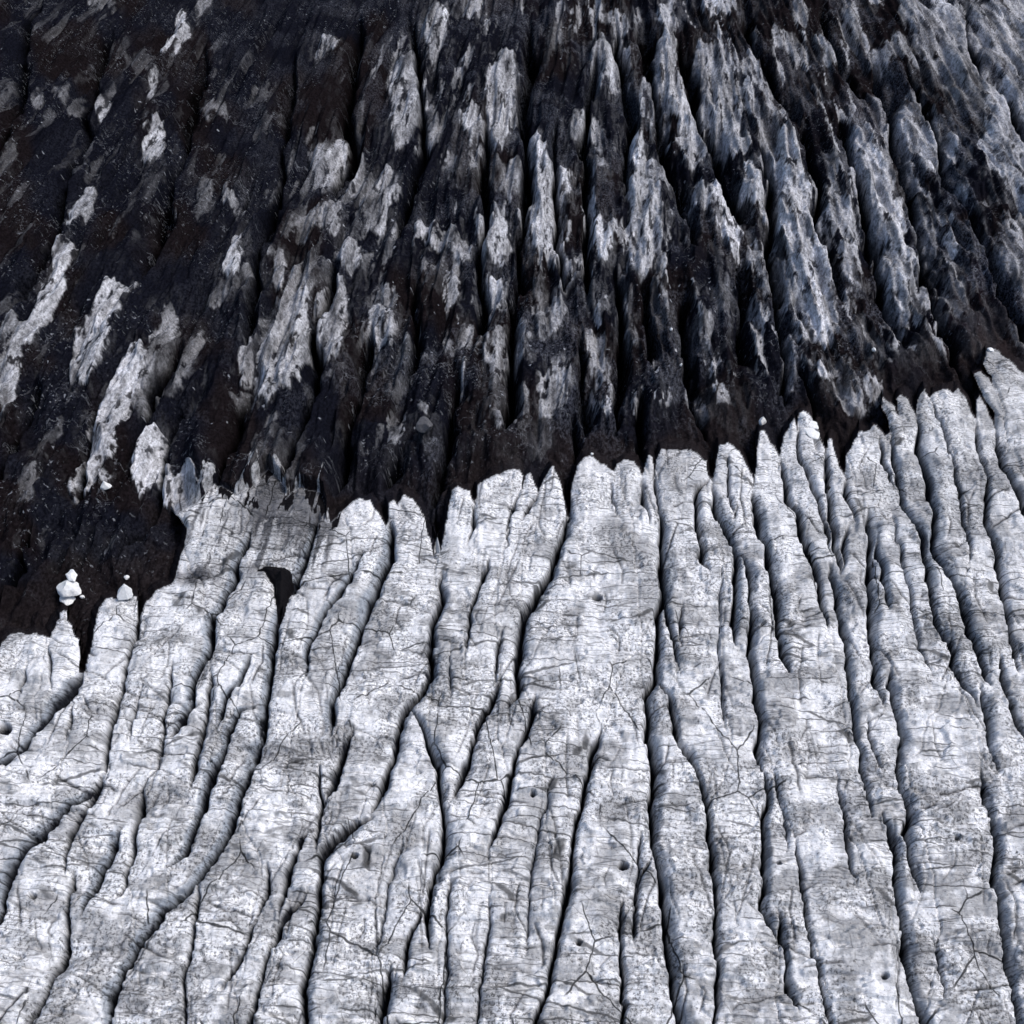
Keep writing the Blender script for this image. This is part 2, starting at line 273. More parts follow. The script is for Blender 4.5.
FD = [
 ([(20,60),(0,140)],'nearly black debris ridge in the top left corner'),
 ([(75,60),(60,150),(30,240)],'black ridge with faint bluish flecks near the top left'),
 ([(155,60),(130,150),(110,220)],'dark ridge carrying a small upright grey ice patch near the top left'),
 ([(250,60),(235,150),(210,250)],'dark ridge with thin scattered white flecks left of the grey blocks'),
 ([(330,50),(325,120),(315,150),(300,230),(290,330),(275,390)],'dark ridge ending in a large rounded grey ice bulge'),
 ([(390,40),(385,130),(375,220),(345,270),(335,340)],'dark ridge with stepped grey ice blocks along its crest'),
 ([(455,40),(445,130),(440,250),(440,340)],'dark ridge with a small white chip near its upper end'),
 ([(505,60),(503,140),(497,250),(496,350)],'ridge with a column of pale ice windows down its crest'),
 ([(560,40),(548,130),(545,240),(545,330)],'dark ridge bearing the brightest oval grey ice face in the top centre'),
 ([(608,50),(605,120),(600,200),(598,300),(598,380)],'dark ridge with a square fluted ice block near its upper end'),
 ([(640,60),(640,140),(648,230),(645,330)],'dark ridge with a scalloped grey ice band down the middle'),
 ([(668,40),(685,130),(715,210),(715,320)],'curving ridge with a long smooth grey ice tongue'),
 ([(705,40),(725,130),(750,200),(755,280)],'ridge with a wide sloping grey ice face right of the long ice tongue'),
 ([(780,60),(785,150),(800,250),(815,330)],'ridge with a bright broken ice streak in the upper right middle'),
 ([(840,60),(865,190),(890,270)],'ridge with a saw-toothed white ice edge'),
 ([(885,60),(905,140),(930,240),(955,330)],'dark ridge with a pale wedge of ice below a reddish brown stain'),
 ([(935,40),(975,130),(1010,230)],'steep ridge of fractured grey slabs near the top right corner'),
 ([(1000,40),(1030,100)],'grey fractured ridge in the top right corner'),
 ([(60,270),(40,340),(10,400)],'dark ridge with a long slanting white ice strip at the left'),
 ([(122,300),(95,370),(60,430)],'dark ridge with a club-shaped grey ice tongue at the left'),
 ([(140,365),(115,420),(90,490)],'ridge with the longest tapering ice tongue, left of the bright front'),
 ([(172,325),(155,400),(175,430),(155,490)],'ridge with a dull grey ice blade above a bright ragged ice patch'),
 ([(225,350),(215,430)],'dark brown ridge between the ice blade and the large rounded bulge'),
 ([(275,430),(265,460)],'low dark ridge below the large rounded ice bulge'),
 ([(330,420),(310,470)],'low black ridge above the grey streaked slab'),
 ([(385,340),(385,420),(372,480)],'dark ridge with a small arrow-shaped grey ice chip on top'),
 ([(430,400),(425,470)],'smooth brown debris slope with an embedded grey stone slab'),
 ([(485,400),(480,460)],'narrow dark ridge ending above the blocky two-topped fin'),
 ([(540,400),(540,460)],'dark knobbly ridge above the sharp central tips'),
 ([(610,450),(600,450)],'small brown debris mound above the broadest white slab'),
 ([(668,400),(672,435)],'smooth brown debris mound above the square-shouldered fin'),
 ([(735,380),(735,425)],'smooth brown debris mound left of the tiny floating white block'),
 ([(790,350),(795,400)],'dark ridge ending above the fingers with stacked plates'),
 ([(850,330),(848,400)],'dark ridge with grey flecked ice leading to the square hollow'),
 ([(930,360),(940,380)],'low brown debris apron above the rough ice fins'),
 ([(985,300),(1000,340)],'reddish brown debris slope above the stepped tower'),
 ([(90,560),(60,600)],'smooth black debris slope behind the stacked white blocks'),
 ([(15,560),(10,600)],'black debris slope at the left edge above the flat-topped fin'),
 ([(10,480),(0,520)],'dark ridge with pale blue flecks at the left edge'),
 ([(1080,100),(1100,300)],'dark debris ridge beyond the right picture edge'),
 ([(-80,100),(-100,400)],'dark debris ridge beyond the left picture edge'),
]

# ------------------------------------------------------------------ survey grid
STEP = 1.2
us = np.arange(-170, 1195, STEP); vs = np.arange(-150, 1140, STEP)
NU, NV = len(us), len(vs)
U, V = np.meshgrid(us, vs)            # rows = v

# organic wobble of every traced outline
WU = U + (fbm(U / 17, V / 17, 3, 3) - .5) * 7 + (vn(U / 4, V / 5, 31) - .5) * 1.6
WV = V + (fbm(U / 21, V / 21, 9, 3) - .5) * 7 + (vn(U / 4, V / 4, 33) - .5) * 1.6

def seg_dist(pts, X, Y, rad, signed=False):
    """distance to a polyline inside its padded box; also position along it and side"""
    P = np.array(pts, float)
    x0, y0 = P.min(0) - rad; x1, y1 = P.max(0) + rad
    i0, i1 = np.searchsorted(us, [x0, x1]); j0, j1 = np.searchsorted(vs, [y0, y1])
    if i1 <= i0 or j1 <= j0: return None
    sl = (slice(j0, j1), slice(i0, i1)); x = X[sl]; y = Y[sl]
    best = np.full(x.shape, 1e9); par = np.zeros(x.shape); side = np.zeros(x.shape)
    L = np.hypot(*(P[1:] - P[:-1]).T); cum = np.concatenate([[0], np.cumsum(L)]); tot = max(cum[-1], 1e-6)
    for k in range(len(P) - 1):
        d = P[k + 1] - P[k]; l2 = max(d @ d, 1e-9)
        t = np.clip(((x - P[k, 0]) * d[0] + (y - P[k, 1]) * d[1]) / l2, 0, 1)
        dx = x - P[k, 0] - t * d[0]; dy = y - P[k, 1] - t * d[1]; dd = np.hypot(dx, dy); m = dd < best
        best = np.where(m, dd, best); par = np.where(m, (cum[k] + t * L[k]), par)
        side = np.where(m, np.sign(dx * abs(d[1]) - dy * d[0] * np.sign(d[1] if d[1] else 1)), side)
    return sl, best, par, tot, side

def inside(poly, X, Y):
    P = np.array(poly, float); r = np.zeros(X.shape, bool)
    for k in range(len(P)):
        a = P[k]; b = P[(k + 1) % len(P)]
        if a[1] == b[1]: continue
        c = ((a[1] > Y) != (b[1] > Y)) & (X < (b[0] - a[0]) * (Y - a[1]) / (b[1] - a[1]) + a[0])
        r ^= c
    return r

EU = U + (vn(U / 4.5, V / 7, 41) - .5) * 1.6; EV = V + (vn(U / 5, V / 8, 43) - .5) * 1.8 + (vn(U / 9, V / 9, 44) - .5) * 2
front = inside(EDGE + [(1400, 1600), (-400, 1600)], EU, EV)
ed = np.full(U.shape, 60.)
r = seg_dist(EDGE, EU, EV, 60); ed[r[0]] = np.minimum(ed[r[0]], r[1])
sd = np.where(front, ed, -ed)
for h in HOLLOWS:
    hin = inside(h, EU, EV); q = seg_dist(h + [h[0]], EU, EV, 20); hd = np.full(U.shape, 60.); hd[q[0]] = q[1]
    sd = np.minimum(sd, np.where(hin, -hd, hd))
white = sstep(-.7, .5, sd)

# crevasse fields
near = np.full(U.shape, 60.)         # distance to the nearest crevasse
depth = np.zeros(U.shape); slope = np.zeros(U.shape); line = np.zeros(U.shape); ink = np.zeros(U.shape)
DWU = (fbm(U / 30, V / 38, 35, 3) - .5) * 19
def carve(lst, dark):
    for pts, w, D, sd_ in lst:
        q = seg_dist(pts, WU + DWU * dark, WV, 60)
        if q is None: continue
        sl, d, par, tot, side = q
        tap = np.clip(par / 22 + .12, 0, 1) * np.clip((tot - par) / 26 + .12, 0, 1)
        tap = np.where((par <= 0) | (par >= tot), tap * .9, tap)
        wob = .55 + .9 * vn(U[sl] / 30, V[sl] / 30, int(abs(pts[0][0]) + pts[0][1]))
        ww = w * wob * (.45 + .55 * tap)
        broad = ww * (2.2 if sd_ else 1.4); sharp = ww * .75
        s = side * (sd_ if sd_ else (1 if pts[0][0] > 400 else -1))
        wl = np.where(s > 0, broad, sharp)
        run = np.array(pts[-1], float) - np.array(pts[0], float); lean = min(.6, abs(run[0]) / (np.hypot(*run) + 1e-6)); upper = side * (-1 if run[0] * np.sign(run[1]) < 0 else 1)
        core = np.exp(-(d / (ww * .62)) ** 2); tinge = np.exp(-(d / (ww * (.58 + np.where(upper > 0, 1.3 * lean * (not dark), 0)))) ** 2)  # crevasse shade to be painted, spread wider up the visible wall
        prof = .55 * np.clip(1 - d / (wl * 1.6), 0, 1) ** 1.3 + .45 * core
        depth[sl] = np.maximum(depth[sl], D * tap * prof * ((.6 + .45 * sstep(150, 420, U[sl])) if dark else 1 - .95 * lean))
        if sd_: slope[sl] = np.maximum(slope[sl], np.where(s > 0, 1, .0) * tap * sstep(broad * 1.45, broad * .75, d))
        line[sl] = np.maximum(line[sl], core * tap * min(1, D / 4.5)); ink[sl] = np.maximum(ink[sl], tinge * np.sqrt(tap) * min(1, D / 3.5))
        near[sl] = np.minimum(near[sl], d + (1 - tap) * 14)
carve([c for c in CW], False)
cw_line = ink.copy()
carve([c for c in CD], True)

# ------------------------------------------------------------------ which fin owns which cell
G = 3
gu = np.arange(us[0], us[-1] + G, G); gv = np.arange(vs[0], vs[-1] + G, G)
gi = np.clip(((gu - us[0]) / STEP).astype(int), 0, NU - 1); gj = np.clip(((gv - vs[0]) / STEP).astype(int), 0, NV - 1)
gl = line[np.ix_(gj, gi)]; gw = sd[np.ix_(gj, gi)] > 0
gn = near[np.ix_(gj, gi)]; grough = fbm(gu[None, :] / 14 + 0 * gv[:, None], gv[:, None] / 30 + 0 * gu[None, :], 5, 2)
cost = 1 + 26 * gl + 1.2 * np.exp(-gn / 5) + 1.4 * grough
H_, W_ = len(gv), len(gu)
lab = -np.ones((H_, W_), int); dist = np.full((H_, W_), 1e9)
SE = [(s, True) for s in FW] + [(s, False) for s in FD]
heap = []
for k, (s, isw) in enumerate(SE):
    p = np.array(s[0], float)
    for a, b in zip(p[:-1], p[1:]):
        for t in np.linspace(0, 1, 30):
            x, y = a + (b - a) * t; i = int((x - gu[0]) / G + .5); j = int((y - gv[0]) / G + .5)
            if 0 <= i < W_ and 0 <= j < H_ and bool(gw[j, i]) == isw and lab[j, i] < 0:
                lab[j, i] = k; dist[j, i] = 0; heap.append((0., j, i, k))
heapq.heapify(heap)
VPU, VPV = 600., -520.
while heap:
    d, j, i, k = heapq.heappop(heap)
    if d > dist[j, i]: continue
    fx = VPU - gu[i]; fy = VPV - gv[j]; n = math.hypot(fx, fy); fx /= n; fy /= n
    for dj in (-1, 0, 1):
        for di in (-1, 0, 1):
            if not (di or dj): continue
            jj = j + dj; ii = i + di
            if not (0 <= jj < H_ and 0 <= ii < W_) or gw[jj, ii] != gw[j, i]: continue
            al = di * fx + dj * fy; ac = -di * fy + dj * fx
            nd = d + math.hypot(al * .45, ac * 1.6) * .5 * (cost[j, i] + cost[jj, ii])
            if nd < dist[jj, ii] - 1e-9:
                dist[jj, ii] = nd; lab[jj, ii] = k; heapq.heappush(heap, (nd, jj, ii, k))
hair = np.zeros(U.shape)
hr = np.random.default_rng(11)
for _ in range(760):
    hu = hr.uniform(-60, 1090); hv = hr.uniform(470, 1080); vert = hr.random() < .55
    Lh = hr.uniform(18, 75) * (1 if vert else .9); an = hr.normal(0, .35) if vert else math.pi / 2 + hr.normal(0, .12)
    fx, fy = VPU - hu, VPV - hv; nn = math.hypot(fx, fy); fx /= nn; fy /= nn
    ca, sa = math.cos(an), math.sin(an); dx, dy = fx * ca - fy * sa, fx * sa + fy * ca
    mid = (hu + dx * Lh / 2 + hr.normal(0, 4), hv + dy * Lh / 2 + hr.normal(0, 4))
    q = seg_dist([(hu, hv), mid, (hu + dx * Lh, hv + dy * Lh)], U + (WU - U) * .35, V + (WV - V) * .35, 8)
    if q is None: continue
    sl, d, par, tot, side = q
    wd = hr.uniform(.7, 1.15) * (1.5 if hr.random() < .12 else 1)
    hair[sl] = np.maximum(hair[sl], np.exp(-(d / wd) ** 2) * np.clip(par / 8, 0, 1) * np.clip((tot - par) / 8, 0, 1) * hr.uniform(.5, 1))
# smooth the borders while lifting the ownership map to the full grid
fi = (us - gu[0]) / G; fj = (vs - gv[0]) / G
i0 = np.clip(fi.astype(int), 0, W_ - 2); j0 = np.clip(fj.astype(int), 0, H_ - 2); ti = (fi - i0)[None, :]; tj = (fj - j0)[:, None]
best = np.full(U.shape, -1.); second = np.full(U.shape, -1.); LAB = np.zeros(U.shape, int)
frw = sd > 0
for k, (s, isw) in enumerate(SE):
    m = (lab == k)
    if not m.any(): continue
    js, is_ = np.where(m); a0, a1, b0, b1 = max(js.min() - 4, 0), min(js.max() + 5, H_), max(is_.min() - 4, 0), min(is_.max() + 5, W_)
    f = m[a0:a1, b0:b1].astype(float)
    for _ in range(2):
        g = np.pad(f, 1, mode='edge'); f = (g[:-2, 1:-1] + g[2:, 1:-1] + g[1:-1, :-2] + g[1:-1, 2:] + 2 * g[1:-1, 1:-1]) / 6
    J = np.where((j0 >= a0) & (j0 < a1 - 1))[0]; I = np.where((i0 >= b0) & (i0 < b1 - 1))[0]
    if not len(J) or not len(I): continue
    sl = (slice(J[0], J[-1] + 1), slice(I[0], I[-1] + 1)); jj = j0[sl[0]] - a0; ii = i0[sl[1]] - b0
    tt = ti[:, sl[1]]; uu = tj[sl[0]]
    w = (f[np.ix_(jj, ii)] * (1 - tt) + f[np.ix_(jj, ii + 1)] * tt) * (1 - uu) + (f[np.ix_(jj + 1, ii)] * (1 - tt) + f[np.ix_(jj + 1, ii + 1)] * tt) * uu
    w = np.where(frw[sl] == isw, w, w * .01)
    up = w > best[sl]
    second[sl] = np.where(up, best[sl], np.maximum(second[sl], w)); LAB[sl] = np.where(up, k, LAB[sl]); best[sl] = np.where(up, w, best[sl])
seam = np.where(white > .5, np.clip(1 - (best - np.maximum(second, 0)) / .30, 0, 1), 0) ** 2

# ------------------------------------------------------------------ relief
pf = sstep(-150, 560, V)                                   # metres per survey pixel shrink towards the bottom
mpx = .27 - .17 * pf
# fin-aligned coordinates: s across, t along
ang = (U - VPU) / (V - VPV); S = ang * 1000; T = V
base_dark = -5.5 - 2.0 * np.exp(-np.clip(-sd, 0, 60) / 30.) + 3.5 * fbm(U / 70, V / 110, 61, 3)
rnd = -.6 * np.exp(-np.clip(sd, 0, None) / 4.)
white = sstep(-3.4, -1.0, sd)
inhol = np.zeros(U.shape, bool)
for h in HOLLOWS: inhol |= inside(h, EU, EV)
shm = sstep(185, 205, U) * sstep(345, 322, U) * sstep(430, 470, V) * sstep(560, 530, V)
base_dark = base_dark * (1 - .93 * shm)
base_dark = np.where(inhol, -.5, base_dark)
base = base_dark * (1 - white) + (rnd) * white
X, Y = ground(U, V, base)
P_ = np.zeros(U.shape); HALO = np.zeros(U.shape)
QU = U + (fbm(U / 13, V / 20, 11, 4, .55) - .5) * 15; QV = V + (fbm(U / 14, V / 18, 13, 4, .55) - .5) * 22
jagf = (fbm(S / 3.6, T / 18, 17, 4, .6) - .5) * 9; BUL = np.zeros(U.shape)
for pts, rad, val in PT:
    q = seg_dist(pts, QU, QV, rad + 30)
    if q is None: continue
    sl, d, par, tot, side = q
    t = par / max(tot, 1); rr = 1.1 * rad * (.85 + .35 * np.sin(np.pi * np.clip(t, 0, 1))) * (1.3 if pts[0][0] > 830 and pts[0][1] < 260 else 1); jag = jagf[sl] * min(1, rad / 9)
    P_[sl] = np.maximum(P_[sl], val * sstep(rr + 1.0 + jag, rr - 1.6 + jag, d))
    BUL[sl] = np.maximum(BUL[sl], np.sqrt(np.clip(1 - (d / (rr * 1.15)) ** 2, 0, 1)) * min(1, val * 2) * min(1.6, rad / 8))
    HALO[sl] = np.maximum(HALO[sl], val * sstep(rr + 20, rr, d))
P2 = sstep(.60, .625, fbm(S / 15, T / 34, 37, 4, .6)) * sstep(.44, .54, fbm(U / 80, V / 80, 38, 2) + .10 * sstep(150, 500, U)) * .36 * (.45 + .55 * sstep(150, 560, U)) * sstep(14, 40, -sd)
P_ = np.maximum(P_, P2)
P_ *= .15 + 1.75 * fbm(S / 9, T / 24, 19, 4, .62)
P_ *= 1 - .75 * sstep(.62, .70, fbm(S / 6, T / 11, 29, 4, .65))
P_ = np.minimum(P_ * (1.15 + .3 * sstep(420, 650, U)), 1)
dome = (1 - np.exp(-near / 3.0)) * .5 + (1 - np.exp(-near / 16.)) * .25
flute = fbm(S / 9, T / 60, 71, 4)
rid = 1 - np.abs(2 * fbm(S / 22 + 1.2 * fbm(U / 60, V / 60, 82, 2), T / 80, 81, 3) - 1)
facet = fbm(S / 5, T / 9, 91, 3)
strata = fbm(S / 70, T / 3.2, 97, 2)
tier = fbm(S / 45, T / 26, 73, 3)
hw = dome - depth * .32 - line * .9 - seam * .4 + (flute - .5) * .35 + (facet - .5) * .35 + (strata - .5) * .30 - .9 + (tier - .5) * 1.5 + .35 * sstep(.5, .56, fbm(S / 26, T / 14, 75, 3))
broadrid = fbm(S / 30, T / 90, 83, 3)
hd_ = dome * 2.6 - depth * 1.05 + (rid - .8) * 3.6 + (broadrid - .5) * 3.5 + (flute - .5) * .9 + (facet - .5) * (.8 + .1 * sstep(550, 850, U)) + (sstep(.45, .55, fbm(S / 17, T / 20, 87, 3)) - .5) * .5 * sstep(500, 800, U) + (strata - .5) * .3 + .6 * sstep(.48, .55, fbm(S / 24, T / 30, 85, 2))
calm = np.exp(-np.clip(-sd, 0, None) / 22.) * .75 * (1 - .5 * shm)           # debris aprons are smoother
hd_ = hd_ * (1 - calm)
tipk = sstep(0, 5, sd)
hd_ = hd_ + BUL * .75
hgt = hd_ * (1 - white) + (hw * (.35 + .65 * tipk)) * white
Z = base + hgt
# round potholes in the ice
pot = np.zeros(U.shape)
for pu, pv, pr in [(597,595,4.5),(623,866,5),(4,728,7),(579,943,2.5),(957,838,2.5),(32,895,3),(884,978,3.5),(355,855,3),(533,791,2.5),(780,862,2.5)]:
    dd = np.hypot(U + (WU - U) * .3 - pu, (V + (WV - V) * .3 - pv) * 1.3); pot = np.maximum(pot, sstep(pr * 1.25, pr * .7, dd))
Z -= pot * 1.6 + hair * .25 * white

# ------------------------------------------------------------------ surface colour data
# veil of dusted ice on the dark ridges except the brown aprons
reg = sstep(100, 620, U) * .6 + .4 * sstep(700, 1000, U)
vq = fbm(U / 20 + 3 * fbm(U / 40, V / 40, 28, 2), V / 34, 21, 6, .64)
open_ = 1 - np.clip(calm * 1.5, 0, 1)
veil = sstep(.485, .56, vq + .07 * (reg - .6) + .16 * HALO) * (.07 + .20 * reg + .22 * HALO) * open_
veil *= sstep(.36, .60, fbm(S / 3.5, T / 11, 22, 4, .65)) * .9 + .1
ice = np.clip(np.maximum(P_, veil), 0, 1) * (1 - .9 * np.clip(line * 1.3, 0, 1))
mott = fbm(U / 34, V / 22, 23, 5, .62)
dirt = sstep(.47, .64, mott) * .85 + .45 * sstep(.56, .64, fbm(U / 75, V / 50, 24, 5, .62)) + sstep(.55, .75, fbm(S / 12, T / 9, 25, 4, .6)) * .45
dirt += .8 * sstep(900, 1024, V) * sstep(.5, .7, fbm(U / 18, V / 14, 26, 3))
grime = sstep(512, 470, V) * sstep(170, 200, U) * sstep(330, 310, U) * .6 + sstep(860, 1000, U) * sstep(800, 420, V) * .55
grime += sstep(35, 0, np.hypot((U - 330), (V - 535) * .8)) * .7 + sstep(50, 10, np.hypot(U - 270, (V - 545) * .8)) * .6
dirt = np.clip(dirt + grime * fbm(S / 8, T / 20, 27, 4), 0, 1.3)
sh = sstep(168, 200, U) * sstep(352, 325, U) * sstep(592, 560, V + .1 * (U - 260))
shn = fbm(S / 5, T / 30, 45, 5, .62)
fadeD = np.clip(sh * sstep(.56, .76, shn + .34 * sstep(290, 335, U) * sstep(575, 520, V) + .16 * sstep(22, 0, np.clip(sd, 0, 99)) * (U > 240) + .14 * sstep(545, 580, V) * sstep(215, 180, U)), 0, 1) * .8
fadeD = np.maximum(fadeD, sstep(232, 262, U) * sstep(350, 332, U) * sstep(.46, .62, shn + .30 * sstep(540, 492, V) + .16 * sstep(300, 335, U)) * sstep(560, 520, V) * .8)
fadeD = np.maximum(fadeD, sstep(14, 4, np.hypot((U - 196) * .42, V - 573 + .10 * (U - 196)) + (fbm(U / 8, V / 8, 46, 3) - .5) * 8) * .9)  # shadow blob below the shoulder, painted as dark colour only
blue = np.clip(slope * 1.1 + .5 * np.exp(-near / 5) * (near < 30), 0, 1)  # grey-blue shading of crevasse walls and lips, put into the colour
edge_clean = np.exp(-np.clip(sd, 0, None) / 26.)
dirt *= 1 - .6 * edge_clean * (U < 860)

def colour():
    c = np.zeros(U.shape + (4,)); c[..., 3] = 1
    wv = .93 - .50 * np.clip(dirt, 0, 1)
    wcol = np.stack([wv * .975, wv * .982, wv * 1.015], -1)
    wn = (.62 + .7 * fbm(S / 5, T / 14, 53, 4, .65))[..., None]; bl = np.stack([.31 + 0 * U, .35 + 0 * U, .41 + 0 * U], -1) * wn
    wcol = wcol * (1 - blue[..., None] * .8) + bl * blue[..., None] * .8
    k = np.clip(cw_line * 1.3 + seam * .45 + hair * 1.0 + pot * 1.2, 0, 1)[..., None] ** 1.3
    wcol = wcol * (1 - k) + np.array([.02, .022, .03]) * k  # crevasse shade, with cracks, seams and pits, painted near-black into the ice
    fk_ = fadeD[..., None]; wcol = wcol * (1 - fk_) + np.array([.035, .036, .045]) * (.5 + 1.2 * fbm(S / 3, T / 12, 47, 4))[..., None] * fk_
    br = sstep(.48, .66, fbm(U / 60, V / 60, 51, 3) + calm * .3)[..., None]
    dcol = np.array([.0085, .0095, .016]) * (1 - br) + np.array([.0125, .0098, .0115]) * br
    red = (sstep(60, 10, np.hypot((U - 875) * 1.3, V - 130)) + sstep(70, 10, np.hypot(U - 975, V - 320)))[..., None]
    dcol = dcol + np.array([.010, .004, .003]) * red * .7
    dcol = dcol + (calm * .015)[..., None] * np.array([1.15, 1, 1.05])
    ic = ice[..., None]; gcol = np.array([.64, .65, .695]) * (ic ** 1.15)
    dcol = dcol * (1 - np.clip(ic * 2, 0, 1)) + gcol * np.clip(ic * 2, 0, 1) + dcol * ic
    dcol = dcol * (1 - .8 * np.clip(line * 1.2, 0, 1))[..., None]  # shade of the ridge crevasses darkened into the debris colour too
    dcol = np.where(inhol[..., None], .004, dcol)  # darkness of the hollow painted black over its shallow floor
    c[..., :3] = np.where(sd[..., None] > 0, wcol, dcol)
    return c.astype(np.float32)
CLR = colour()
WX, WY = X, Y
def msk(sc, a, b, seed, sx=1., sy=1., o=4): return sstep(a, b, fbm(WX * sc * sx, WY * sc * sy, seed, o, .6))
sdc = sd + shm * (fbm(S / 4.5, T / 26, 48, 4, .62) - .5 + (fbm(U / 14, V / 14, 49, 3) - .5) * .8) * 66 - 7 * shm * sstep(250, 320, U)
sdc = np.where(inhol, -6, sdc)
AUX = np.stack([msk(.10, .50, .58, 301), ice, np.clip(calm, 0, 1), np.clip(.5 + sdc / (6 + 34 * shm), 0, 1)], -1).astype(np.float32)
MK = np.where(white[..., None] > .5,
   np.stack([msk(.14, .45, .56, 303), msk(.22, .48, .60, 305), msk(.25, .48, .58, 307), msk(.25, .40, .60, 309)], -1),
   np.stack([msk(.09, .46, .62, 311), msk(.07, .54, .63, 313), msk(.04, .46, .60, 315), msk(.13, .50, .58, 317, 1.3, .7, 6) * (.08 + .92 * reg)], -1)).astype(np.float32)

# ------------------------------------------------------------------ materials
class NT:
    def __init__(s, m): s.t = m.node_tree; s.n = s.t.nodes; s.l = s.t.links
    def new(s, typ, **kw):
        nd = s.n.new(typ)
        for a, b in kw.items():
            if a == 'inp':
                for i, v in b.items():
                    if hasattr(v, 'is_linked') or isinstance(v, bpy.types.NodeSocket): s.l.new(v, nd.inputs[i])
                    else: nd.inputs[i].default_value = v
            else: setattr(nd, a, b)
        return nd
    def math(s, op, a, b=0.5, c=None, clamp=False):
        nd = s.n.new('ShaderNodeMath'); nd.operation = op; nd.use_clamp = clamp
        for i, v in enumerate([a, b] + ([c] if c is not None else [])):
            if isinstance(v, bpy.types.NodeSocket): s.l.new(v, nd.inputs[i])
            else: nd.inputs[i].default_value = v
        return nd.outputs[0]
    def rng(s, v, a, b, c=0., d=1.):
        nd = s.n.new('ShaderNodeMapRange'); nd.interpolation_type = 'SMOOTHSTEP'
        s.l.new(v, nd.inputs[0])
        for i, x in zip((1, 2, 3, 4), (a, b, c, d)): nd.inputs[i].default_value = x
        return nd.outputs[0]

def mat_new(name):
    m = bpy.data.materials.new(name); m.use_nodes = True; m.node_tree.nodes.clear(); return m

